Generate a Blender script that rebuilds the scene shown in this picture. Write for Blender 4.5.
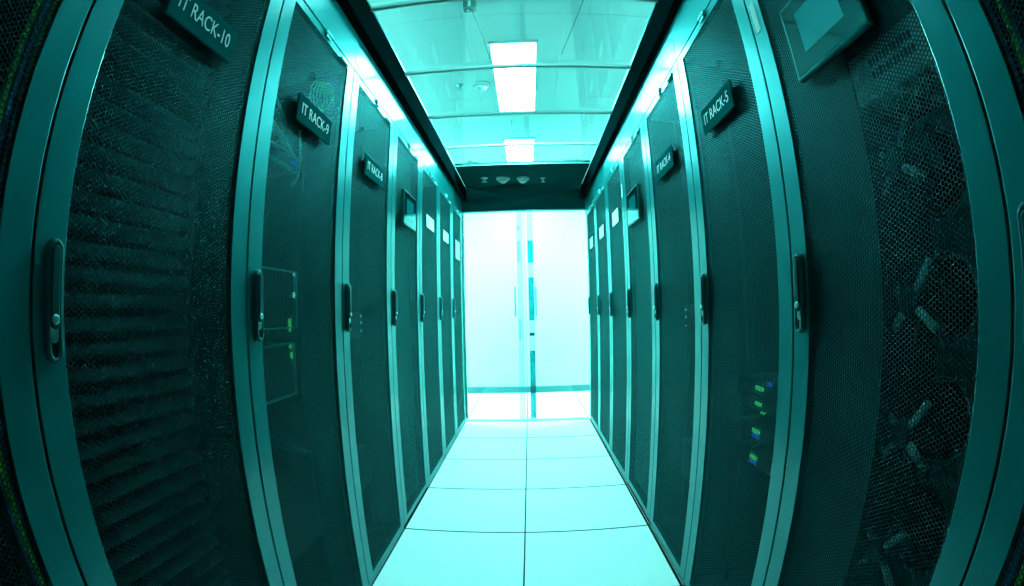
import bpy, bmesh, math, random
import numpy as np
from mathutils import Vector, Matrix

# ------------------------------------------------------------------ scene, camera, light, exposure
for o in list(bpy.data.objects):
    bpy.data.objects.remove(o)
scene = bpy.context.scene
COL = scene.collection
random.seed(4)

F_PX, YAW, PITCH, ROLL, CAM_H = 476.54, 0.03409, 0.03357, -0.02151, 1.0946
cam = bpy.data.cameras.new('camera')
cam.type = 'PANO'
cam.panorama_type = 'FISHEYE_EQUISOLID'
cam.sensor_fit = 'HORIZONTAL'
cam.sensor_width = 36.0
cam.fisheye_lens = F_PX / 1024 * 36.0
cam.fisheye_fov = math.radians(200)
cam.clip_start = 0.02
camo = bpy.data.objects.new('camera', cam)
COL.objects.link(camo)
cy, sy, cp, sp, cr, sr = (math.cos(YAW), math.sin(YAW), math.cos(PITCH), math.sin(PITCH), math.cos(ROLL), math.sin(ROLL))
ex = Vector((cy, sy, 0)); ey = Vector((-sy, cy, 0)); ez = Vector((0, 0, 1))
fwd = ey * cp + ez * sp
up0 = -ey * sp + ez * cp
right = ex * cr + up0 * sr
up = -ex * sr + up0 * cr
mw = Matrix((right, up, -fwd)).transposed().to_4x4()
mw.translation = (0, 0, CAM_H)
camo.matrix_world = mw
scene.camera = camo

world = bpy.data.worlds.new('world')
world.use_nodes = True
world.node_tree.nodes['Background'].inputs[0].default_value = (0.3, 1.0, 0.96, 1)
world.node_tree.nodes['Background'].inputs[1].default_value = 0.02
scene.world = world

LIGHT_COLOR = (0.28, 1.0, 0.95)      # colour of every lamp in the room
LAMP_STRENGTH = 140.0                  # lamps over the aisle
FILL_STRENGTH = 370.0                  # unseen lamps added at the sides to brighten the ceiling
scene.view_settings.view_transform = 'Standard'
scene.view_settings.look = 'None'
scene.view_settings.gamma = 1.0
scene.view_settings.use_curve_mapping = False
scene.view_settings.exposure = 0.0
scene.cycles.max_bounces = 10
scene.cycles.diffuse_bounces = 5
scene.cycles.glossy_bounces = 4
scene.cycles.transparent_max_bounces = 24
scene.cycles.caustics_reflective = False
scene.cycles.caustics_refractive = False
scene.cycles.sample_clamp_indirect = 6.0

# ------------------------------------------------------------------ the plan of the aisle (metres)
XL, XR = -0.624, 0.5774               # planes of the two rows of doors
YL0, WL = 0.3238, 0.5924              # first door seam and rack pitch, each row
YR0, WR = 0.3149, 0.5989
W = 0.5955                            # rack width as modelled
SEAM = -0.034                         # the floor's middle seam
ROOF_Z, CEIL_Z = 2.30, 2.80
END_Y, WALL_Y = 4.58, 6.14

# ------------------------------------------------------------------ materials
def material(name, color, rough=0.5, metal=0.0, spec=0.5, emit=None, strength=0.0, noise=0.0, scale=30.0, bump=0.0, tint=0.0, stint=None, coat=0.0):
    m = bpy.data.materials.new(name)
    m.use_nodes = True
    nt = m.node_tree
    b = nt.nodes['Principled BSDF']
    b.inputs['Base Color'].default_value = (*color, 1)
    b.inputs['Roughness'].default_value = rough
    if coat:
        b.inputs['Coat Weight'].default_value = coat
        b.inputs['Coat Roughness'].default_value = 0.2
    b.inputs['Metallic'].default_value = metal
    b.inputs['Specular IOR Level'].default_value = spec
    if stint: b.inputs['Specular Tint'].default_value = (*stint, 1)
    if emit:
        b.inputs['Emission Color'].default_value = (*emit, 1)
        b.inputs['Emission Strength'].default_value = strength
    if noise or bump or tint:
        tc = nt.nodes.new('ShaderNodeTexCoord')
        n = nt.nodes.new('ShaderNodeTexNoise')
        n.inputs['Scale'].default_value = scale
        n.inputs['Detail'].default_value = 6
        nt.links.new(tc.outputs['Object'], n.inputs['Vector'])
        if noise:
            mr = nt.nodes.new('ShaderNodeMapRange')
            mr.inputs['To Min'].default_value = max(0.02, rough - noise)
            mr.inputs['To Max'].default_value = min(1, rough + noise)
            nt.links.new(n.outputs['Fac'], mr.inputs['Value'])
            nt.links.new(mr.outputs['Result'], b.inputs['Roughness'])
        if bump:
            bp = nt.nodes.new('ShaderNodeBump')
            bp.inputs['Strength'].default_value = bump
            bp.inputs['Distance'].default_value = 0.002
            nt.links.new(n.outputs['Fac'], bp.inputs['Height'])
            nt.links.new(bp.outputs['Normal'], b.inputs['Normal'])
        if tint:
            mx = nt.nodes.new('ShaderNodeMix')
            mx.data_type = 'RGBA'
            mx.inputs[6].default_value = (*[c * (1 - tint) for c in color], 1)
            mx.inputs[7].default_value = (*[min(1, c * (1 + tint)) for c in color], 1)
            nt.links.new(n.outputs['Fac'], mx.inputs['Factor'])
            nt.links.new(mx.outputs[2], b.inputs['Base Color'])
    return m

def pane_material(name, tint, f0=0.04, rough=0.02):
    """A thin clear sheet: passes light straight through, reflects by Schlick's law."""
    m = bpy.data.materials.new(name)
    m.use_nodes = True
    nt = m.node_tree
    nt.nodes.remove(nt.nodes['Principled BSDF'])
    out = nt.nodes['Material Output']
    geo = nt.nodes.new('ShaderNodeNewGeometry')
    dot = nt.nodes.new('ShaderNodeVectorMath'); dot.operation = 'DOT_PRODUCT'
    nt.links.new(geo.outputs['Normal'], dot.inputs[0]); nt.links.new(geo.outputs['Incoming'], dot.inputs[1])
    def math_node(op, a, b=None):
        n = nt.nodes.new('ShaderNodeMath'); n.operation = op
        for i, v in enumerate((a, b)):
            if v is None: continue
            if isinstance(v, (int, float)): n.inputs[i].default_value = v
            else: nt.links.new(v, n.inputs[i])
        return n.outputs[0]
    c = math_node('ABSOLUTE', dot.outputs['Value'])
    k = math_node('POWER', math_node('SUBTRACT', 1.0, c), 5.0)
    fac = math_node('ADD', math_node('MULTIPLY', k, 1 - f0), f0)
    tr = nt.nodes.new('ShaderNodeBsdfTransparent'); tr.inputs[0].default_value = (*tint, 1)
    gl = nt.nodes.new('ShaderNodeBsdfGlossy'); gl.inputs['Roughness'].default_value = rough
    mix = nt.nodes.new('ShaderNodeMixShader')
    nt.links.new(fac, mix.inputs[0]); nt.links.new(tr.outputs[0], mix.inputs[1]); nt.links.new(gl.outputs[0], mix.inputs[2])
    nt.links.new(mix.outputs[0], out.inputs[0])
    return m

M = {}
M['paint'] = material('rack_paint', (0.0005, 0.175, 0.180), 0.45, metal=0.7, spec=0.5, coat=0.6, stint=(0.03, 0.9, 0.95), noise=0.08, scale=9, tint=0.12)
M['mesh'] = material('perforated_sheet', (0.0005, 0.015, 0.016), 0.40, metal=0.7, spec=0.4, stint=(0.03, 0.9, 0.95))
M['inside'] = material('rack_inside', (0.0003, 0.004, 0.0045), 0.6, spec=0.3)
M['black'] = material('black_plastic', (0.003, 0.016, 0.018), 0.45, spec=0.4)
M['gasket'] = material('gap_black', (0.001, 0.004, 0.005), 0.8, spec=0.1)  # near-black colour for shaded gaps and slots
M['beam'] = material('dark_beam', (0.0005, 0.006, 0.0065), 0.8, spec=0.0, noise=0.1, scale=14)
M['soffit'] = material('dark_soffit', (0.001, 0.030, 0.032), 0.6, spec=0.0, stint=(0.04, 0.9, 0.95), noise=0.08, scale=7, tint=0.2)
M['bounce_pale'] = material('pale_bounce_sheet', (0.62, 0.78, 0.78), 0.5, noise=0.1, scale=30)  # pale so the unseen rack tops bounce light up to the ceiling
M['header'] = material('dark_header', (0.001, 0.10, 0.105), 0.6, spec=0.0, noise=0.08, scale=7, tint=0.2)
M['steel'] = material('brushed_steel', (0.35, 0.85, 0.85), 0.3, metal=1.0, noise=0.08, scale=40)
M['handle'] = material('handle_grey', (0.002, 0.06, 0.065), 0.28, spec=0.6, stint=(0.04, 0.9, 0.95))
M['lever'] = material('lever_grey', (0.001, 0.045, 0.048), 0.3, spec=0.6, stint=(0.04, 0.9, 0.95))
M['plate'] = material('nameplate_green', (0.0005, 0.10, 0.103), 0.6, spec=0.0, stint=(0.04, 0.9, 0.95))
M['letters'] = material('nameplate_letters', (0.95, 0.97, 0.97), 0.6)
M['paper'] = material('white_paper', (0.86, 0.92, 0.9), 0.7, tint=0.04)
M['panel'] = material('blanking_plastic', (0.002, 0.085, 0.09), 0.5, spec=0.4, tint=0.1)
M['zinc'] = material('zinc_plate', (0.70, 1.0, 1.0), 0.35, metal=0.0, noise=0.1, scale=30)
M['coil'] = material('coil_steel', (0.008, 0.09, 0.09), 0.5, spec=0.4, tint=0.2, scale=10)
M['coil_lit'] = material('coil_steel_lit', (0.03, 0.42, 0.40), 0.5, spec=0.4, tint=0.15, scale=6)  # lighter copy of the coil colour, makes the far cabinets look better lit
M['server'] = material('server_case', (0.002, 0.022, 0.024), 0.4, spec=0.5)
M['rim'] = material('server_rim', (0.05, 0.40, 0.42), 0.35, spec=0.6)
M['screen'] = material('screen_glass', (0.001, 0.07, 0.075), 0.08, metal=0.8, spec=0.5)
M['display'] = material('display_lit', (0.005, 0.22, 0.24), 0.08, metal=0.5, spec=0.6, emit=(0.0, 0.30, 0.32), strength=0.12)
M['bezel'] = material('display_bezel', (0.001, 0.16, 0.165), 0.3, metal=0.8, spec=0.3)
M['floor'] = material('floor_laminate', (0.95, 0.86, 0.83), 0.42, spec=0.4, noise=0.08, scale=60, tint=0.05)
M['edge_trim'] = material('tile_edge_trim', (0.001, 0.022, 0.024), 0.6, spec=0.2)
M['slab'] = material('concrete_slab', (0.003, 0.02, 0.02), 0.9)
M['mint'] = material('wall_paint_mint', (0.56, 0.88, 0.84), 0.75, tint=0.02, scale=5)
M['white'] = material('wall_paint', (0.86, 0.90, 0.86), 0.75, tint=0.02, scale=5)
M['back'] = material('dark_light_block', (0.05, 0.10, 0.10), 0.8)
M['ceiling'] = material('ceiling_tile', (0.90, 0.95, 0.94), 0.85, bump=0.25, scale=220)
M['baseboard'] = material('baseboard_teal', (0.003, 0.09, 0.095), 0.5)
M['plastic'] = material('white_plastic', (0.62, 0.80, 0.78), 0.5)
M['lamp_body'] = material('lamp_body', (0.8, 0.85, 0.85), 0.4)
M['lamp'] = material('lamp_diffuser', (0.9, 0.95, 0.95), 0.5, emit=LIGHT_COLOR, strength=LAMP_STRENGTH)
M['lamp_dim'] = material('lamp_diffuser_dim', (0.9, 0.95, 0.95), 0.5, emit=LIGHT_COLOR, strength=LAMP_STRENGTH * 0.08)
M['lamp_end'] = material('lamp_diffuser_end', (0.9, 0.95, 0.95), 0.5, emit=LIGHT_COLOR, strength=LAMP_STRENGTH * 0.8)
M['fill_side'] = material('fill_diffuser_side', (0.9, 0.95, 0.95), 0.5, emit=LIGHT_COLOR, strength=FILL_STRENGTH)
M['roof'] = pane_material('roof_polycarbonate', (0.86, 0.99, 1.0), 0.05, 0.03)
M['glass'] = pane_material('door_glass', (0.95, 1.0, 0.995), 0.04, 0.01)
M['reflect_dark'] = pane_material('reflected_strip_dark', (0.12, 0.45, 0.48), 0.06, 0.1)  # dark see-through colour for reflections in the meeting stile
M['tinted'] = pane_material('meeting_stile_glass', (0.72, 0.95, 0.97), 0.06, 0.05)
M['green'] = material('green_cable', (0.22, 0.95, 0.12), 0.4)
M['blue'] = material('blue_cable', (0.02, 0.42, 0.75), 0.4)
M['grey_cable'] = material('grey_cable', (0.25, 0.62, 0.62), 0.4)
M['led_green'] = material('led_green', (0.02, 0.4, 0.1), 0.4, emit=(0.06, 0.9, 0.18), strength=0.7)
M['led_white'] = material('led_white', (0.3, 0.6, 0.6), 0.4, emit=(0.2, 0.85, 0.85), strength=0.9)
M['led_blue'] = material('led_blue', (0.01, 0.05, 0.4), 0.4, emit=(0.01, 0.10, 0.55), strength=1.0)

# ------------------------------------------------------------------ mesh helpers
def box(bm, x0, x1, y0, y1, z0, z1, mi=0, bevel=0.0, seg=1):
    vs = [bm.verts.new((x, y, z)) for x in (x0, x1) for y in (y0, y1) for z in (z0, z1)]
    idx = ((0, 1, 3, 2), (4, 6, 7, 5), (0, 4, 5, 1), (2, 3, 7, 6), (0, 2, 6, 4), (1, 5, 7, 3))
    fs = []
    for f in idx:
        fc = bm.faces.new([vs[i] for i in f]); fc.material_index = mi; fs.append(fc)
    if bevel:
        es = list({e for f in fs for e in f.edges})
        r = bmesh.ops.bevel(bm, geom=es, offset=bevel, segments=seg, profile=0.5, affect='EDGES')
        for f in r['faces']: f.material_index = mi
    return fs

def prism(bm, pts, axis, a0, a1, mi=0, smooth=False):
    """Extrude a closed 2-D outline along an axis ('x','y','z')."""
    def P(p, a):
        u, v = p
        return {'x': (a, u, v), 'y': (u, a, v), 'z': (u, v, a)}[axis]
    A = [bm.verts.new(P(p, a0)) for p in pts]; B = [bm.verts.new(P(p, a1)) for p in pts]
    n = len(pts)
    f = bm.faces.new(A); f.material_index = mi
    f = bm.faces.new(B[::-1]); f.material_index = mi
    for i in range(n):
        f = bm.faces.new((A[i], B[i], B[(i + 1) % n], A[(i + 1) % n])); f.material_index = mi; f.smooth = smooth

def lathe(bm, profile, n=24, center=(0, 0, 0), axis='z', mi=0):
    rings = []
    for r, h in profile:
        ring = []
        for i in range(n):
            a = 2 * math.pi * i / n
            c, s = r * math.cos(a), r * math.sin(a)
            p = {'z': (c, s, h), 'x': (h, c, s), 'y': (c, h, s)}[axis]
            ring.append(bm.verts.new([p[k] + center[k] for k in range(3)]))
        rings.append(ring)
    for a, b in zip(rings, rings[1:]):
        for i in range(n):
            f = bm.faces.new((a[i], a[(i + 1) % n], b[(i + 1) % n], b[i])); f.smooth = True; f.material_index = mi
    for ring in (rings[0], rings[-1]):
        try:
            f = bm.faces.new(ring); f.material_index = mi
        except ValueError:
            pass

def tube(bm, pts, r, n=6, mi=0):
    pts = [Vector(p) for p in pts]
    rings = []
    ref = None
    for i, p in enumerate(pts):
        t = (pts[min(i + 1, len(pts) - 1)] - pts[max(i - 1, 0)]).normalized()
        if ref is None:
            ref = Vector((0, 0, 1)) if abs(t.z) < 0.9 else Vector((1, 0, 0))
        a = (ref - t * ref.dot(t)).normalized(); b = t.cross(a); ref = a
        rings.append([bm.verts.new(p + a * (r * math.cos(2 * math.pi * k / n)) + b * (r * math.sin(2 * math.pi * k / n))) for k in range(n)])
    for A, B in zip(rings, rings[1:]):
        for k in range(n):
            f = bm.faces.new((A[k], A[(k + 1) % n], B[(k + 1) % n], B[k])); f.smooth = True; f.material_index = mi
    bm.faces.new(rings[0]).material_index = mi
    bm.faces.new(rings[-1][::-1]).material_index = mi

def smooth_path(pts, n=8):
    pts = [Vector(p) for p in pts]
    P = [pts[0]] + pts + [pts[-1]]
    out = []
    for i in range(1, len(P) - 2):
        for k in range(n):
            t = k / n
            a, b, c, d = P[i - 1], P[i], P[i + 1], P[i + 2]
            out.append(0.5 * ((2 * b) + (c - a) * t + (2 * a - 5 * b + 4 * c - d) * t * t + (3 * b - a - 3 * c + d) * t ** 3))
    out.append(pts[-1])
    return out

def to_mesh(name, bm, mats, normals=True):
    if normals:
        bmesh.ops.recalc_face_normals(bm, faces=bm.faces)
    me = bpy.data.meshes.new(name)
    bm.to_mesh(me); bm.free()
    for m in (mats if isinstance(mats, (list, tuple)) else [mats]):
        me.materials.append(M[m])
    return me

def link(name, me, parent=None, loc=(0, 0, 0), rot=(0, 0, 0)):
    o = bpy.data.objects.new(name, me)
    COL.objects.link(o)
    o.location = loc; o.rotation_euler = rot
    if parent: o.parent = parent
    return o

def obj(name, bm, mats, parent=None, loc=(0, 0, 0), rot=(0, 0, 0)):
    return link(name, to_mesh(name, bm, mats), parent, loc, rot)

def boxobj(name, dims, mat, parent=None, bevel=0.0, seg=1):
    bm = bmesh.new(); box(bm, *dims, bevel=bevel, seg=seg)
    return obj(name, bm, mat, parent)

def tag(o, label=None, cat=None, group=None, kind=None):
    if label: o['label'] = label
    if cat: o['category'] = cat
    if group: o['group'] = group
    if kind: o['kind'] = kind
    return o

def thing(name, label, cat, loc=(0, 0, 0), rz=0.0, group=None, scale=None):
    o = bpy.data.objects.new(name, None)
    COL.objects.link(o)
    o.location = loc; o.rotation_euler = (0, 0, rz)
    if scale: o.scale = scale
    o.empty_display_size = 0.1
    return tag(o, label, cat, group)

# ------------------------------------------------------------------ room shell
RX = 3.0          # side walls
RY0 = -0.45       # unseen back wall, set close behind the camera to block light
floor = tag(boxobj('floor', (-RX - .2, RX + .2, RY0 - .2, WALL_Y + .2, -0.20, -0.030), 'slab'), kind='structure')
bm = bmesh.new()
box(bm, -0.2990, 0.2990, -0.2990, 0.2990, -0.030, -0.0006, 1)
box(bm, -0.2965, 0.2965, -0.2942, 0.2942, -0.010, 0.0, 0)
tile_me = to_mesh('floor_tile', bm, ['floor', 'edge_trim'])
TY0 = 2.1306
for i in range(-5, 5):
    for j in range(-7, 7):
        cx, cyy = SEAM + 0.3 + 0.6 * i, TY0 + 0.3 + 0.6 * j
        if cyy + 0.3 > WALL_Y + 0.35 or abs(cx) > RX: continue
        ft = link('floor_tile', tile_me, floor, (cx + (.0052 if i == 0 else 0), cyy, 0))
        if i == 0: ft.scale.x = 1.0175
        if i >= 1: ft.location.x += .0110

tag(boxobj('gap_shade_strip', (SEAM + 0.6080, XR + .006, -.27, END_Y - .04, -.02, 0.003), 'gasket'), kind='structure')  # black strip standing in for the shaded gap along the right racks
ceiling = tag(boxobj('ceiling', (-RX - .2, RX + .2, RY0 - .2, WALL_Y + .2, CEIL_Z + 0.03, CEIL_Z + 0.2), 'white'), kind='structure')
bm = bmesh.new()
box(bm, -0.2993, 0.2993, -0.2993, 0.2993, CEIL_Z, CEIL_Z + 0.03, bevel=0.0012)
ctile_me = to_mesh('ceiling_tile', bm, 'ceiling')
for i in range(-5, 5):
    for j in range(-4, 8):
        cx, cyy = -0.04 + 0.6 * i, 1.45 + 0.6 * j
        if cyy + 0.3 > WALL_Y + 0.2 or cyy - 0.3 < RY0 - 0.2: continue
        link('ceiling_tile', ctile_me, ceiling, (cx, cyy, 0))

tag(boxobj('wall_front', (-RX - .2, RX + .2, WALL_Y, WALL_Y + .15, 0, CEIL_Z + .03), 'mint'), kind='structure')
tag(boxobj('wall_back_block', (-RX - .2, RX + .2, RY0 - .15, RY0, 0, CEIL_Z + .03), 'back'), kind='structure')  # dark and close, keeps stray light off the near racks
tag(boxobj('wall_left', (-RX - .15, -RX, RY0, WALL_Y, 0, CEIL_Z + .03), 'white'), kind='structure')
tag(boxobj('wall_right', (RX, RX + .15, RY0, WALL_Y, 0, CEIL_Z + .03), 'white'), kind='structure')
tag(boxobj('baseboard_front', (-RX, RX, WALL_Y - .015, WALL_Y, 0, 0.085), 'baseboard', bevel=0.003), kind='structure')

# ceiling lamps
def lamp(x, y, label, mat='lamp', group=None):
    t = thing('ceiling_light', label, 'ceiling light', (x, y, CEIL_Z), group=group)
    bm = bmesh.new()
    for a in (-1, 1):
        box(bm, min(a * .146, a * .162), max(a * .146, a * .162), -.606, .606, -.022, 0)
        box(bm, -.146, .146, min(a * .592, a * .606), max(a * .592, a * .606), -.022, 0)
    box(bm, -.146, .146, -.592, .592, -.004, 0)
    obj('frame', bm, 'lamp_body', t)
    bm = bmesh.new(); box(bm, -.146, .146, -.592, .592, -.016, -.006)
    obj('diffuser', bm, mat, t)
LX = -0.05
lamp(LX, 1.40, 'long white ceiling light panel over the near part of the aisle, above the glass roof', 'lamp_dim')
lamp(LX, 3.26, 'long glowing ceiling light panel seen through the middle of the glass roof')
lamp(LX, 5.12, 'short looking glowing ceiling light panel beyond the glass roof, above the door', 'lamp_end')
for sx in (-2.35, 2.30):  # added fill lamps out of view, their bounce brightens the ceiling
    for yy in (1.40, 3.26, 5.12):
        lamp(sx, yy, 'unseen fill light panel added over a neighbouring aisle to brighten the ceiling', 'fill_side', 'unseen fill lights added over the neighbouring aisles')

# ------------------------------------------------------------------ the rack: shared meshes (local: door plane x=0 facing +x, y to the viewer's right)
ST = 0.066                            # stile width
def perforated_mesh(name, y0, y1, z0, z1, p=0.0084, open_=0.82, depth=0.0012):
    px = p * math.sqrt(3) / 2
    ncol = int((y1 - y0) / px) + 2
    nrow = int((z1 - z0) / p) + 2
    ang = np.radians(np.arange(6) * 60)
    R = p / math.sqrt(3)
    oy, oz = R * np.cos(ang), R * np.sin(ang)
    ci, ri = np.meshgrid(np.arange(ncol), np.arange(nrow), indexing='ij')
    cyv = (y0 + ci * px).ravel(); czv = (z0 + ri * p + (ci % 2) * p / 2).ravel()
    keep = (cyv < y1 + px) & (czv < z1 + p)
    cyv, czv = cyv[keep], czv[keep]
    n = len(cyv)
    V = np.zeros((n, 18, 3), np.float32)
    V[:, 0:6, 1] = cyv[:, None] + oy; V[:, 0:6, 2] = czv[:, None] + oz
    V[:, 6:12, 1] = cyv[:, None] + oy * open_; V[:, 6:12, 2] = czv[:, None] + oz * open_
    V[:, 12:18, 1:] = V[:, 6:12, 1:]; V[:, 12:18, 0] = -depth
    q = []
    for k in range(6):
        l = (k + 1) % 6
        q.append((k, l, 6 + l, 6 + k)); q.append((6 + k, 6 + l, 12 + l, 12 + k))
    q = np.array(q, np.int32)
    Fi = (q[None] + (np.arange(n, dtype=np.int32) * 18)[:, None, None]).reshape(-1)
    me = bpy.data.meshes.new(name)
    me.vertices.add(n * 18); me.vertices.foreach_set('co', V.ravel())
    me.loops.add(len(Fi)); me.loops.foreach_set('vertex_index', Fi)
    nf = len(Fi) // 4
    me.polygons.add(nf)
    me.polygons.foreach_set('loop_start', np.arange(nf, dtype=np.int32) * 4)
    me.update(calc_edges=True)
    me.materials.append(M['mesh'])
    return me

MESHES = {}
MESHES['mesh_panel'] = perforated_mesh('mesh_panel', ST - .004, W - ST + .001, .050, 1.974)

bm = bmesh.new()      # cabinet shell, open towards the door
D = 1.05
box(bm, -D, -.020, 0.001, .012, .03, 1.998); box(bm, -D, -.020, W - .012, W - .001, .03, 1.998)
box(bm, -D, -.020, .012, W - .012, .03, .050)
box(bm, -D, -D + .012, .012, W - .012, .05, 1.978)
MESHES['cabinet_shell'] = to_mesh('cabinet_shell', bm, 'inside')
bm = bmesh.new(); box(bm, -D, -.020, .012, W - .012, 1.978, 1.998)
MESHES['top_panel'] = to_mesh('top_panel', bm, 'bounce_pale')  # unseen top, doubles as a reflector under the ceiling
bm = bmesh.new()      # plinth in line with the door
box(bm, -D, -.006, .002, W - .002, .010, .0285, bevel=.002)
box(bm, -D, -.012, .002, W - .002, 0, .032, 1)  # black core painted in for the shaded gaps around the strip
MESHES['plinth'] = to_mesh('plinth', bm, ['paint', 'gasket'])
bm = bmesh.new()      # near-flush black face standing in for the shaded recess of a set-back plinth
box(bm, -D, -.010, .0, W, 0, .032)
MESHES['plinth_shade'] = to_mesh('plinth_shade', bm, 'gasket')
bm = bmesh.new()      # door frame
g = .0030
box(bm, -.020, 0, g, ST, .034, 1.995, bevel=.0015, seg=2)
box(bm, -.020, 0, W - ST, W - g, .034, 1.995, bevel=.0015, seg=2)
box(bm, -.020, -.0012, ST - .004, W - ST + .004, .034, .062, bevel=.001)
box(bm, -.020, -.0012, ST - .004, W - ST + .004, 1.966, 1.995, bevel=.001)
MESHES['door'] = to_mesh('door', bm, 'paint')
bm = bmesh.new()      # mounting posts
for yy in (.048, W - .068):
    box(bm, -.16, -.14, yy, yy + .02, .05, 1.975)
    box(bm, -.80, -.78, yy, yy + .02, .05, 1.975)
MESHES['mounting_posts'] = to_mesh('mounting_posts', bm, 'inside')

def capsule(w, h, n=8):
    r = w / 2
    pts = [(r * math.cos(a), h / 2 - r + r * math.sin(a)) for a in np.linspace(0, math.pi, n)]
    pts += [(r * math.cos(a), -h / 2 + r + r * math.sin(a)) for a in np.linspace(math.pi, 2 * math.pi, n)]
    return pts
def capsule_solid(bm, cy_, cz_, w, h, x0, x1, mi=0, inset=.004, hole=None):
    O = capsule(w, h); I = capsule(w - 2 * inset, h - 2 * inset)
    A = [bm.verts.new((x0, cy_ + a, cz_ + b)) for a, b in O]
    B = [bm.verts.new((x1 - inset, cy_ + a, cz_ + b)) for a, b in O]
    C_ = [bm.verts.new((x1, cy_ + a, cz_ + b)) for a, b in I]
    n = len(O); rings = [A, B, C_]
    if hole:
        H = capsule(*hole)
        rings += [[bm.verts.new((x1, cy_ + a, cz_ + b)) for a, b in H], [bm.verts.new((x0 + .004, cy_ + a, cz_ + b)) for a, b in H]]
    for P, Q in zip(rings, rings[1:]):
        for k in range(n):
            f = bm.faces.new((P[k], P[(k + 1) % n], Q[(k + 1) % n], Q[k])); f.material_index = mi; f.smooth = True
    f = bm.faces.new(rings[-1]); f.material_index = mi; f.smooth = False
HY, HZ = .040, 1.110
bm = bmesh.new()
capsule_solid(bm, HY, HZ, .033, .168, 0, .013, 0, hole=(.020, .152))
MESHES['handle'] = to_mesh('handle', bm, 'handle')
bm = bmesh.new()
capsule_solid(bm, HY, HZ + .018, .0175, .112, .004, .016, 0, inset=.003)
MESHES['lever'] = to_mesh('lever', bm, 'lever')
bm = bmesh.new()
lathe(bm, [(.0078, .004), (.0078, .015), (.006, .0175), (.002, .0165)], 14, (0, HY, HZ - .024), 'x')
capsule_solid(bm, HY, HZ - .041, .016, .030, .004, .012, 0, inset=.003)
MESHES['lock'] = to_mesh('lock', bm, 'steel')
bm = bmesh.new()
box(bm, -.004, .010, .29, .345, 1.985, 1.999, bevel=.002); box(bm, .000, .007, .300, .335, 1.975, 1.986)
MESHES['latch'] = to_mesh('latch', bm, 'steel')
bm = bmesh.new(); box(bm, -.002, .008, .452, .522, 1.968, 1.980, bevel=.002)
MESHES['hinge'] = to_mesh('hinge', bm, 'steel')

def text_mesh(name, body, height, mat_index=1):
    cu = bpy.data.curves.new(name, 'FONT')
    cu.body = body; cu.size = height / .70; cu.align_x = 'CENTER'; cu.align_y = 'CENTER'
    cu.extrude = 0.0004
    cu.space_character = 1.02
    ob = bpy.data.objects.new(name, cu); COL.objects.link(ob)
    dg = bpy.context.evaluated_depsgraph_get()
    me = bpy.data.meshes.new_from_object(ob.evaluated_get(dg))
    bpy.data.objects.remove(ob)
    return me
def nameplate(body, w=.245, h=.084):
    bm = bmesh.new()
    box(bm, .006, .013, -w / 2, w / 2, -h / 2, h / 2, bevel=.0012)
    for yy in (-.09, .09):
        box(bm, -.001, .007, yy - .012, yy + .012, -.02, .02)
    tm = text_mesh('letters', body, .034)
    xs = [v.co.x for v in tm.vertices]
    k = (w * .80) / (max(xs) - min(xs)); k = min(k, 1.0)
    tb = bmesh.new(); tb.from_mesh(tm); bpy.data.meshes.remove(tm)
    vm = {}
    for v in tb.verts:
        vm[v] = bm.verts.new((.0142 + v.co.z, v.co.x * k, v.co.y))
    for f in tb.faces:
        try: bm.faces.new([vm[v] for v in f.verts]).material_index = 1
        except ValueError: pass
    tb.free()
    return to_mesh('nameplate', bm, ['plate', 'letters'], normals=False)

def rack(side, i, name, label, cat='server rack', shade_plinth=False, group=None):
    """Rack number i of a row: its door starts at the i-th seam, counted from the camera."""
    if side == 'L':
        t = thing(name, label, cat, (XL, YL0 + WL * i, 0), 0.0, group, (1, WL / W, 1))
    else:
        t = thing(name, label, cat, (XR, YR0 + WR * (i + 1), 0), math.pi, group, (1, WR / W, 1))
    link('cabinet_shell', MESHES['cabinet_shell'], t)
    link('top_panel', MESHES['top_panel'], t)
    link('plinth', MESHES['plinth_shade' if shade_plinth else 'plinth'], t)
    link('mounting_posts', MESHES['mounting_posts'], t)
    d = link('door', MESHES['door'], t)
    link('mesh_panel', MESHES['mesh_panel'], d, (-.004, 0, 0))
    link('handle', MESHES['handle'], d)
    link('lever', MESHES['lever'], d)
    link('lock', MESHES['lock'], d)
    link('latch', MESHES['latch'], d)
    link('hinge', MESHES['hinge'], d)
    return t, d

def local(side, i, x, y, z):
    """A point in rack coordinates (x out of the door, y to the viewer's right) as a point of the room."""
    if side == 'L': return (XL + x, YL0 + WL * i + y * WL / W, z)
    return (XR - x, YR0 + WR * (i + 1) - y * WR / W, z)

def paper(t, y, z, w, h, x=.0006):
    bm = bmesh.new(); box(bm, x - .0005, x + .0006, y - w / 2, y + w / 2, z - h / 2, z + h / 2)
    o = obj('paper_label', bm, 'paper', t); o['label'] = 'white paper label'
    return o

def touch_screen(d, lit=True):
    yc, zc = .295, 1.618
    bm = bmesh.new()
    box(bm, .002, .018, yc - .132, yc + .132, zc - .09, zc + .09, bevel=.004, seg=2)
    s = obj('screen_housing', bm, 'bezel', d); s['label'] = 'dark touch screen housing'
    bm = bmesh.new()
    box(bm, .017, .0188, yc - .124, yc + .124, zc - .082, zc + .082, 0)
    box(bm, .0185, .0192, yc - .076, yc + .076, zc - .044, zc + .050, 1)
    obj('screen_glass', bm, ['screen', 'display'], d)['label'] = 'glossy screen with a paler display area'

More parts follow.
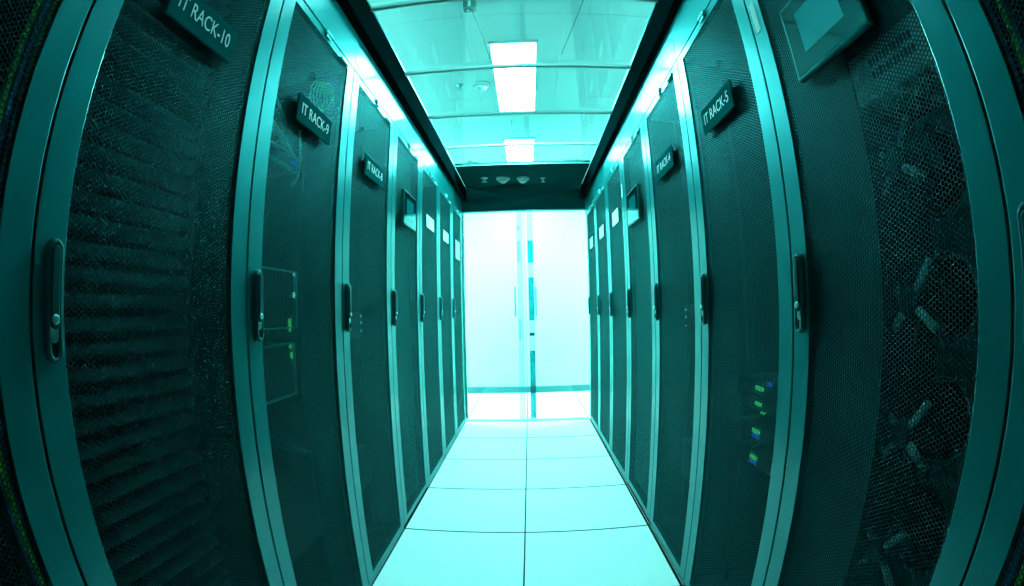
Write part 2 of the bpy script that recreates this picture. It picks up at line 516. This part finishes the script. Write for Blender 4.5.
# ---- left row
rackL11, _ = rack('L', -1, 'server_rack', 'black mesh rack with green cable bundle, nearer than IT RACK-10 at the picture edge')
rackL10, d10 = rack('L', 0, 'server_rack', 'large near black mesh rack with the IT RACK-10 nameplate')
rackL9, d9 = rack('L', 1, 'server_rack', 'black mesh rack with the IT RACK-9 nameplate')
rackL8, d8 = rack('L', 2, 'server_rack', 'black mesh rack with the IT RACK-8 nameplate')
coolL, dcl = rack('L', 3, 'cooling_cabinet', 'cooling cabinet with small display screen, directly behind IT RACK-8', 'cooling cabinet', True)
far_left = [('black rack with white paper label, first after the cooling cabinet beyond IT RACK-8'),
            ('black rack with white paper label, second after the cooling cabinet beyond IT RACK-8'),
            ('black rack with taller paper label ending the IT RACK-10 row by the glass door')]
for k, lb in enumerate(far_left):
    t, d = rack('L', 4 + k, 'server_rack', lb)
    if k < 2: paper(d, .310, 1.660, .235, .080)
    else: paper(d, .330, 1.630, .235, .165)
# ---- right row
rackR7, _ = rack('R', -1, 'server_rack', 'black mesh rack with green cables, cut by the frame beside the near cooling cabinet')
coolR, dcr = rack('R', 0, 'cooling_cabinet', 'near cooling cabinet with big touch screen and fans behind its mesh', 'cooling cabinet')
rackR5, d5 = rack('R', 1, 'server_rack', 'black mesh rack with the IT RACK-5 nameplate and green port lights')
rackR4, d4 = rack('R', 2, 'server_rack', 'black mesh rack with the IT RACK-4 nameplate')
coolR2, dcr2 = rack('R', 3, 'cooling_cabinet', 'cooling cabinet with small display screen, directly behind IT RACK-4', 'cooling cabinet', True)
far_right = [('black rack with white paper label, first after the cooling cabinet beyond IT RACK-4'),
             ('black rack with white paper label, second after the cooling cabinet beyond IT RACK-4'),
             ('black rack with white paper label ending the IT RACK-5 row by the glass door')]
for k, lb in enumerate(far_right):
    t, d = rack('R', 4 + k, 'server_rack', lb)
    paper(d, .300, 1.670, .205, .090)
    if k == 0:
        paper(d, .564, 1.785, .022, .080)['label'] = 'small white sticker on the door stile'
paper(dcr, .030, 1.783, .026, .090)['label'] = 'small white sticker on the door stile'

for d, body, y, z in ((d10, 'IT RACK-10', .292, 1.660), (d9, 'IT RACK-9', .292, 1.660), (d8, 'IT RACK-8', .295, 1.664),
                      (d5, 'IT RACK-5', .300, 1.658), (d4, 'IT RACK-4', .304, 1.664)):
    link('nameplate', nameplate(body), d, (0, y, z))['label'] = 'dark green plate reading ' + body
for d in (dcl, dcr, dcr2):
    touch_screen(d)

# ---- inside IT RACK-10: a column of rounded blanking panels
prof = [(-.165, .006), (-.140, .007), (-.128, .012), (-.124, .020), (-.128, .028), (-.140, .0335), (-.165, .0345)]
bm = bmesh.new(); prism(bm, prof, 'y', .070, W - .075, smooth=True)
bl_me = to_mesh('blanking_panel', bm, 'panel')
for k in range(42):
    if k == 33: continue
    link('blanking_panel', bl_me, rackL10, (0, 0, .075 + .04445 * k))

# ---- servers and other gear standing in the racks
def server(name, label, side, i, y0, y1, z0, z1, x=-.12, rim=None, mats='server', depth=.7, cat='server', leds=()):
    t = thing(name, label, cat, local(side, i, x, 0, 0), 0 if side == 'L' else math.pi, None)
    bm = bmesh.new(); box(bm, -depth, 0, y0, y1, z0, z1, bevel=.002)
    obj('chassis', bm, mats, t)
    if rim:
        bm = bmesh.new()
        for a, b, c, d_ in ((y0, y1, z0, z0 + rim), (y0, y1, z1 - rim, z1), (y0, y0 + rim, z0, z1), (y1 - rim, y1, z0, z1)):
            box(bm, -.01, .012, a, b, c, d_)
        obj('rim', bm, 'rim', t)
    for (yy, zz, w, h, m) in leds:
        bm = bmesh.new(); box(bm, 0, .006, yy - w / 2, yy + w / 2, zz - h / 2, zz + h / 2)
        obj('status_light', bm, m, t)
    return t
server('server', 'upper rimmed server behind the mesh of IT RACK-9, beside its handle', 'L', 1, .09, .460, 1.045, 1.225, rim=.005,
       leds=[(.475 - .022, 1.216, .010, .012, 'led_white'), (.453, 1.150, .010, .016, 'led_white'), (.420, 1.055, .012, .040, 'led_green')])
server('server', 'lower rimmed server behind the mesh of IT RACK-9, below the green strip light', 'L', 1, .09, .440, .835, 1.000, rim=.005,
       leds=[(.45 - .03, 1.0 - .012, .012, .012, 'led_green'), (.425, .960, .008, .02, 'led_green')])
server('storage_unit', 'plain dark storage unit low in IT RACK-9 behind the mesh', 'L', 1, .07, W - .075, .30, .62, cat='storage unit')
server('patch_frame', 'pale slotted patch frame in IT RACK-9 below its nameplate', 'L', 1, .09, .44, 1.545, 1.595, rim=.006, cat='patch panel',
       leds=[(.415, 1.575, .030, .012, 'led_blue')], depth=.25)
server('server', 'dark server behind the mesh of IT RACK-8 with tiny white lights', 'L', 2, .07, W - .075, .98, 1.09,
       leds=[(.500, 1.075, .006, .010, 'led_white'), (.500, 1.045, .005, .010, 'led_white'), (.500, 1.01, .004, .008, 'led_white')])
server('server', 'dark server low in IT RACK-8 behind the mesh', 'L', 2, .07, W - .075, .30, .48)
server('server', 'dark server behind the mesh of IT RACK-4 with tiny white lights', 'R', 2, .07, W - .075, .98, 1.09,
       leds=[(.066 + .03, 1.072, .006, .010, 'led_white'), (.096, 1.040, .005, .010, 'led_white'), (.096, 1.0, .004, .008, 'led_white')])
server('server', 'dark server low in IT RACK-4 behind the mesh', 'R', 2, .07, W - .075, .30, .48)
# four switches in IT RACK-5, each with port lights
sw = [('uppermost switch with green port light in IT RACK-5, beside a blue light', .834, [(.218, .834, .050, .012, 'led_green'), (.285, .856, .020, .012, 'led_blue')]),
      ('second switch from the top in IT RACK-5, green port light above a faint square', .785, [(.215, .785, .040, .010, 'led_green'), (.250, .763, .022, .006, 'led_green')]),
      ('third switch from the top in IT RACK-5 with green and blue port lights', .690, [(.212, .698, .050, .012, 'led_green'), (.212, .682, .046, .010, 'led_blue')]),
      ('lowest switch with green and blue port lights in IT RACK-5', .605, [(.208, .612, .046, .012, 'led_green'), (.208, .597, .042, .010, 'led_blue')])]
for lb, z, leds in sw:
    server('network_switch', lb, 'R', 1, .07, W - .075, z - .020, z + .024, x=-.12, cat='switch', depth=.35,
           leds=[(a + (.0), b, w, h, m) for a, b, w, h, m in leds])

def cable(name, label, pts, r, mat, cat='cable', group=None, n=8):
    bm = bmesh.new(); tube(bm, smooth_path(pts, n), r, 6)
    return tag(obj(name, bm, mat), label, cat, group)
# cables in IT RACK-9
L9 = lambda x, y, z: local('L', 1, x, y, z)
cable('cable', 'upper pale cable loop in IT RACK-9 above the nameplate corner', [L9(-.10, .05, 1.715), L9(-.11, .12, 1.745), L9(-.12, .22, 1.755), L9(-.13, .30, 1.735), L9(-.14, .37, 1.70)], .006, 'grey_cable')
cable('cable', 'lower pale cable bundle in IT RACK-9 crossing behind the nameplate', [L9(-.10, .05, 1.640), L9(-.12, .14, 1.660), L9(-.12, .25, 1.660), L9(-.13, .36, 1.630), L9(-.13, .44, 1.60)], .008, 'grey_cable')
cable('cable', 'blue cable in IT RACK-9 under the nameplate', [L9(-.11, .16, 1.605), L9(-.12, .24, 1.635), L9(-.12, .34, 1.640), L9(-.13, .42, 1.62)], .005, 'blue')
cable('cable', 'grey cable hanging down beside the patch frame in IT RACK-9', [L9(-.12, .44, 1.70), L9(-.115, .455, 1.62), L9(-.115, .452, 1.54), L9(-.12, .42, 1.50)], .005, 'grey_cable')
coil = []
for k in range(65):
    a = 2 * math.pi * k / 16
    coil.append(L9(-.030 - .0008 * k, .452 + .052 * math.cos(a), 1.812 + .0003 * k + .052 * math.sin(a)))
bm = bmesh.new(); tube(bm, coil, .0035, 5)
tag(obj('cable_coil', bm, 'green'), 'coiled pale green cable high in IT RACK-9', 'cable')
# loose gear in IT RACK-5
R5 = lambda x, y, z: local('R', 1, x, y, z)
cable('cable', 'upper pale cable tuft in IT RACK-5 beside the nameplate', [R5(-.10, .49, 1.74), R5(-.12, .42, 1.75), R5(-.13, .36, 1.72), R5(-.13, .35, 1.66)], .008, 'grey_cable')
cable('cable', 'lower pale cable tuft in IT RACK-5 beside the nameplate', [R5(-.10, .49, 1.70), R5(-.12, .43, 1.69), R5(-.13, .38, 1.65), R5(-.13, .37, 1.61)], .008, 'grey_cable')
# cable bundles in the two racks at the edges of the picture
def bundle(side, i, yc, mats, where):
    for k, m in enumerate(mats):
        rnd = random.Random(k * 7 + (0 if side == 'L' else 50))
        y = yc + (-.030 + .011 * k) * (1 if side == 'L' else -1)
        pts = [local(side, i, -.030 - .009 * (k % 3) + .006 * math.sin(2.1 * z + k), y + .010 * math.sin(3.3 * z + k * 1.7) + (.02 if side == 'R' else -.02) * max(0, z - 1.2) * 1.5, z) for z in np.linspace(.06, 1.95, 14)]
        c = {'green': 'green', 'blue': 'blue', 'grey_cable': 'grey'}[m]
        nth = ['outermost', 'second', 'third', 'fourth', 'fifth', 'innermost'][k]
        cable('cable', f'{nth} cable of the upright bundle ({c}) in the rack {where}', pts, .0060, m, group=f'bundled cables in the rack {where}', n=4)
bundle('L', -1, .544, ['green', 'blue', 'blue', 'green', 'green', 'green'], 'before IT RACK-10')
bundle('R', -1, .062, ['green', 'blue', 'green', 'blue', 'green', 'green'], 'beside the fan cabinet')
cable('cable', 'thin grey cable looped loosely at the foot of the rack before IT RACK-10', [local('L', -1, -.05, .50, .98), local('L', -1, -.06, .44, .80), local('L', -1, -.06, .40, .62), local('L', -1, -.07, .44, .45)], .004, 'grey_cable')

# ---- inside the near cooling cabinet: coil panel, controller and four axial fans
def cooling_core(t, full):
    bm = bmesh.new()
    box(bm, -.60, -.045, .014, .262 if full else W - .06, .06, 1.96)
    obj('coil_panel', bm, 'coil' if full else 'coil_lit', t)
    if not full: return
    bm = bmesh.new()          # the orifice plate behind the fans, with round holes
    zf = [1.330, 1.085, .850, .610, .370, 1.80]
    y0, y1, r = .262, W - .05, .078
    xp, yc = -.225, .292 + .010
    cells = sorted(zf)
    zs = [.06] + [(a + b) / 2 for a, b in zip(cells, cells[1:])] + [1.96]
    n = 32
    for c, za, zb in zip(cells, zs, zs[1:]):
        ring, edge, back = [], [], []
        for k in range(n):
            a = 2 * math.pi * k / n
            dy, dz = math.cos(a), math.sin(a)
            ring.append(bm.verts.new((xp, yc + r * dy, c + r * dz)))
            back.append(bm.verts.new((xp - .07, yc + r * dy, c + r * dz)))
            lim = []
            if dy > 1e-6: lim.append((y1 - yc) / dy)
            if dy < -1e-6: lim.append((y0 - .06 - yc) / dy)
            if dz > 1e-6: lim.append((zb - c) / dz)
            if dz < -1e-6: lim.append((za - c) / dz)
            s = min(lim)
            edge.append(bm.verts.new((xp, yc + s * dy, c + s * dz)))
        for k in range(n):
            l = (k + 1) % n
            bm.faces.new((edge[k], edge[l], ring[l], ring[k]))
            bm.faces.new((ring[k], ring[l], back[l], back[k]))
    obj('orifice_plate', bm, 'coil', t)
    for c in zf[:5]:
        f = bmesh.new()
        lathe(f, [(.026, -.13), (.028, -.10), (.028, -.078), (.020, -.072), (.004, -.072)], 18, (0, yc, c), 'x')
        fan = obj('fan', f, 'server', t)
        for q in range(4):
            a = math.radians(50 + 90 * q + (8 if q % 2 else -4))
            s = bmesh.new()
            dy, dz = math.cos(a), math.sin(a)
            px_, pz_ = -dz, dy
            w = .0085
            P = lambda u, v, x: (x, yc + dy * u + px_ * v, c + dz * u + pz_ * v)
            tube(s, [P(.016, 0, -.086), P(.050, 0, -.084), P(.092, 0, -.080)], .009, 8)
            obj('strut', s, 'zinc', fan)
        for q in range(5):
            a = math.radians(72 * q + 15)
            s = bmesh.new()
            dy, dz = math.cos(a), math.sin(a)
            pr = []
            for u, hw in ((.026, .014), (.050, .026), (.072, .030)):
                pr.append([(-.145 + .02 * k2, yc + dy * u - dz * hw * k2, c + dz * u + dy * hw * k2) for k2 in (-1, 1)])
            V = [[s.verts.new(p) for p in row] for row in pr]
            for A, B in zip(V, V[1:]): s.faces.new((A[0], A[1], B[1], B[0]))
            r_ = bmesh.ops.solidify(s, geom=s.faces[:], thickness=.002)
            obj('blade', s, 'server', fan)
        s = bmesh.new()
        pts = [(-.215, yc + .088 * math.cos(a), c + .088 * math.sin(a)) for a in np.linspace(0, 2 * math.pi, 33)]
        tube(s, pts, .004, 5)
        obj('guard_ring', s, 'zinc', fan)
    bm = bmesh.new()          # controller box with two rows of slots
    cz0, cz1, cy0, cy1 = 1.435, 1.535, .275, .500
    fs = box(bm, -.20, -.040, cy0, cy1, cz0, cz1, bevel=.003)
    c = obj('controller', bm, 'zinc', t)
    c['label'] = 'bright metal controller box'
    for zz in (1.478, 1.503):
        bm = bmesh.new()
        for q in range(12):
            y = .340 + q * .0112
            box(bm, -.041, -.0395, y, y + .0062, zz - .008, zz + .008)
        obj('vent_slots', bm, 'gasket', c)
cooling_core(coolR, True)
cooling_core(coolL, False)
cooling_core(coolR2, False)

# ------------------------------------------------------------------ the aisle canopy
can = thing('aisle_canopy', 'glass roofed canopy with dark side beams and dark end header spanning the aisle', 'canopy', (0, 0, 0))
def add_part(name, dims, mat, bevel=0.0, parent=None):
    return boxobj(name, dims, mat, parent or can, bevel)
for i in range(-1, 7):
    y0, y1 = YL0 + WL * i, YL0 + WL * (i + 1)
    if i == 6: y1 = END_Y
    add_part('fascia_panel', (XL - .03, XL - .001, y0 + .001, y1 - .001, 2.0005, 2.158), 'paint', .0015)
    y0, y1 = YR0 + WR * i, YR0 + WR * (i + 1)
    if i == 6: y1 = END_Y
    add_part('fascia_panel', (XR + .001, XR + .03, y0 + .001, y1 - .001, 2.0005, 2.158), 'paint', .0015)
ROOF_END = 3.82
BL, BR = -.588, .548                   # inner faces of the side beams
add_part('side_beam', (-.80, BL, -.27, END_Y, 2.160, 2.292), 'beam', .003)
add_part('side_beam', (BR, .76, -.27, END_Y, 2.160, 2.292), 'beam', .003)
bars = [.90, 1.51, 2.112, 2.718, 3.31]
edges = [-.27, .29] + bars + [ROOF_END]
for a, b in zip(edges, edges[1:]):
    add_part('glass_panel', (BL - .03, BR + .03, a + .002, b - .002, 2.297, 2.303), 'roof')
for b in [.29] + bars:
    bm = bmesh.new()
    prism(bm, [(b - .010, 2.282), (b - .006, 2.278), (b + .006, 2.278), (b + .010, 2.282), (b + .010, 2.2965), (b - .010, 2.2965)], 'x', BL - .032, BR + .032)
    obj('cross_bar', bm, 'plastic', can)
for x in (BL, BR):
    s = -1 if x < 0 else 1
    add_part('edge_trim', (min(x, x - s * .004), max(x, x - s * .004), -.27, ROOF_END, 2.288, 2.2965), 'steel')
add_part('edge_trim', (BL, BR, ROOF_END - .003, ROOF_END, 2.294, 2.304), 'steel')
add_part('soffit', (BL, BR, ROOF_END, END_Y, 2.297, 2.32), 'soffit')
add_part('header', (XL - .03, XR + .03, END_Y, END_Y + .05, 2.062, 2.32), 'header')
# pieces on the soffit
def detector(label, x, y, z, r, cat='smoke detector', name='smoke_detector'):
    t = thing(name, label, cat, (x, y, z))
    bm = bmesh.new(); lathe(bm, [(r, 0), (r, -.012), (r * .92, -.018), (r * .5, -.020)], 24); obj('base', bm, 'plastic', t)
    bm = bmesh.new(); lathe(bm, [(r * .62, -.019), (r * .70, -.026), (r * .66, -.034), (r * .40, -.046), (r * .15, -.049)], 24); obj('sensor_head', bm, 'plastic', t)
def sprinkler(label, x, y, z, r=.028):
    t = thing('sprinkler', label, 'sprinkler', (x, y, z))
    bm = bmesh.new(); lathe(bm, [(r, 0), (r, -.004), (r * .4, -.010), (r * .35, -.020)], 16); obj('escutcheon', bm, 'plastic', t)
    bm = bmesh.new(); lathe(bm, [(.004, -.020), (.004, -.034), (r * .75, -.035), (r * .75, -.038)], 16); obj('deflector', bm, 'steel', t)
sprinkler('small sprinkler head under the dark header, left of the two smoke detectors', -.375, 4.22, 2.2968, .034)
detector('smoke detector under the dark header, next to the small sprinkler head', -.205, 4.24, 2.2968, .062)
detector('smoke detector under the dark header, just above the meeting line of the doors', -.022, 4.26, 2.2968, .058)
sprinkler('tiny sprinkler head under the dark header, right of the two smoke detectors', .163, 4.28, 2.2968, .024)
# on the ceiling
detector('large smoke detector on the room ceiling, seen through the glass roof', -.315, 3.30, CEIL_Z, .068)
sprinkler('small dark sprinkler on the room ceiling beside the large smoke detector', -.475, 3.28, CEIL_Z, .028)
t = thing('ceiling_junction_box', 'small green grey junction box with knob hanging under the ceiling near the glass roof', 'junction box', (-.275, 2.20, CEIL_Z))
bm = bmesh.new(); box(bm, -.035, .035, -.03, .03, -.06, 0, bevel=.004); obj('box', bm, 'coil', t)
bm = bmesh.new(); box(bm, -.008, .008, -.032, -.029, -.055, -.008); obj('stripe', bm, 'paper', t)
bm = bmesh.new(); lathe(bm, [(.012, -.06), (.014, -.070), (.006, -.075)], 12); obj('knob', bm, 'coil', t)
cable('hanging_wire', 'thin wire slanting along the ceiling from the junction box', [(-.265, 2.22, CEIL_Z - .06), (-.24, 2.5, CEIL_Z - .03), (-.215, 2.9, CEIL_Z - .004)], .0025, 'coil', 'wire')
cable('hanging_wire', 'thin wire slanting along the ceiling opposite the junction box', [(.36, 2.05, CEIL_Z - .05), (.31, 2.5, CEIL_Z - .03), (.27, 2.85, CEIL_Z - .004)], .0025, 'coil', 'wire')
# cables and small pieces lying on the canopy's end
cable('hanging_cable', 'thin cable hanging from the ceiling onto the end of the glass roof', [(-.11, 4.05, CEIL_Z), (-.10, 4.0, 2.62), (-.095, 3.95, 2.42), (-.115, 3.93, 2.324)], .004, 'coil', 'cable')
cable('hanging_cable', 'short bent cable lying on the end of the canopy beside the light', [(.09, 4.10, 2.50), (.12, 4.05, 2.44), (.16, 4.0, 2.36), (.19, 3.98, 2.325)], .004, 'coil', 'cable')
bm = bmesh.new(); prism(bm, [(-.52, 2.32), (-.39, 2.32), (-.39, 2.335), (-.44, 2.337), (-.46, 2.36), (-.48, 2.34), (-.52, 2.33)], 'y', 3.84, 3.92)
tag(obj('cable_clip', bm, 'black'), 'dark wedge shaped bracket on the canopy end at its left corner', 'bracket')
bm = bmesh.new(); box(bm, .31, .485, 3.84, 3.92, 2.32, 2.338, bevel=.003)
tag(obj('cable_tray', bm, 'black'), 'flat dark box on the canopy end at its right corner', 'box')

# ------------------------------------------------------------------ glass double door at the end of the aisle
DY = END_Y
door = bpy.data.objects.new('door_1', None); COL.objects.link(door); door.location = (0, DY, 0); tag(door, kind='structure')
def dpart(name, dims, mat, bevel=0.0, label=None):
    o = boxobj(name, dims, mat, door, bevel)
    if label: o['label'] = label
    return o
dpart('pane', (XL + .010, -.102, .008, .016, .02, 2.048), 'glass')
dpart('pane', (.058, XR + .01, .008, .016, .02, 2.048), 'glass')
dpart('top_rail', (XL - .02, XR + .03, 0, .03, 2.046, 2.062), 'steel', .002)
dpart('threshold', (XL, XR, -.03, .03, -.001, .012), 'plastic', .003)
dpart('jamb', (XL - .02, XL + .010, 0, .03, .012, 2.046), 'steel', .002)
dpart('jamb', (XR + .01, XR + .03, 0, .03, .012, 2.046), 'steel', .002)
dpart('stile', (-.102, -.046, 0, .024, .014, 2.046), 'tinted', .002, 'pale meeting stile')
dpart('stile', (.002, .058, 0, .024, .014, 2.046), 'tinted', .002, 'teal and white meeting stile')
dpart('gasket', (-.046, -.028, .004, .020, .014, 2.046), 'glass', 0, 'pale sealing strip')
dpart('gasket', (-.028, -.024, .002, .022, .014, 2.046), 'coil', 0, 'thin dark meeting line')
dpart('gasket', (-.024, .002, .004, .020, .014, 2.046), 'glass', 0, 'pale sealing strip')
for z0, z1, m in ((1.535, 1.755, 'reflect_dark'), (.98, 1.395, 'reflect_dark'), (.83, .865, 'coil'), (.02, .69, 'reflect_dark')):
    dpart('reflection_strip', (.003, .057, -.003, .001, z0, z1), m, .001)  # coloured segment standing in for a reflection in the stile
for z0, z1, m in ((1.54, 1.75, 'tinted'), (.80, 1.0, 'tinted'), (1.86, 1.90, 'tinted')):
    dpart('reflection_strip', (-.100, -.066, -.003, .001, z0, z1), m, .001)  # pale segments, likewise painted-in reflections
for x in (-.125, .072):
    bm = bmesh.new()
    tube(bm, smooth_path([(x, .008, 1.295), (x, -.030, 1.30), (x, -.040, 1.27), (x, -.040, 1.06), (x, -.030, 1.03), (x, .008, 1.035)], 4), .0085, 8)
    o = obj('handle', bm, 'rim', door)
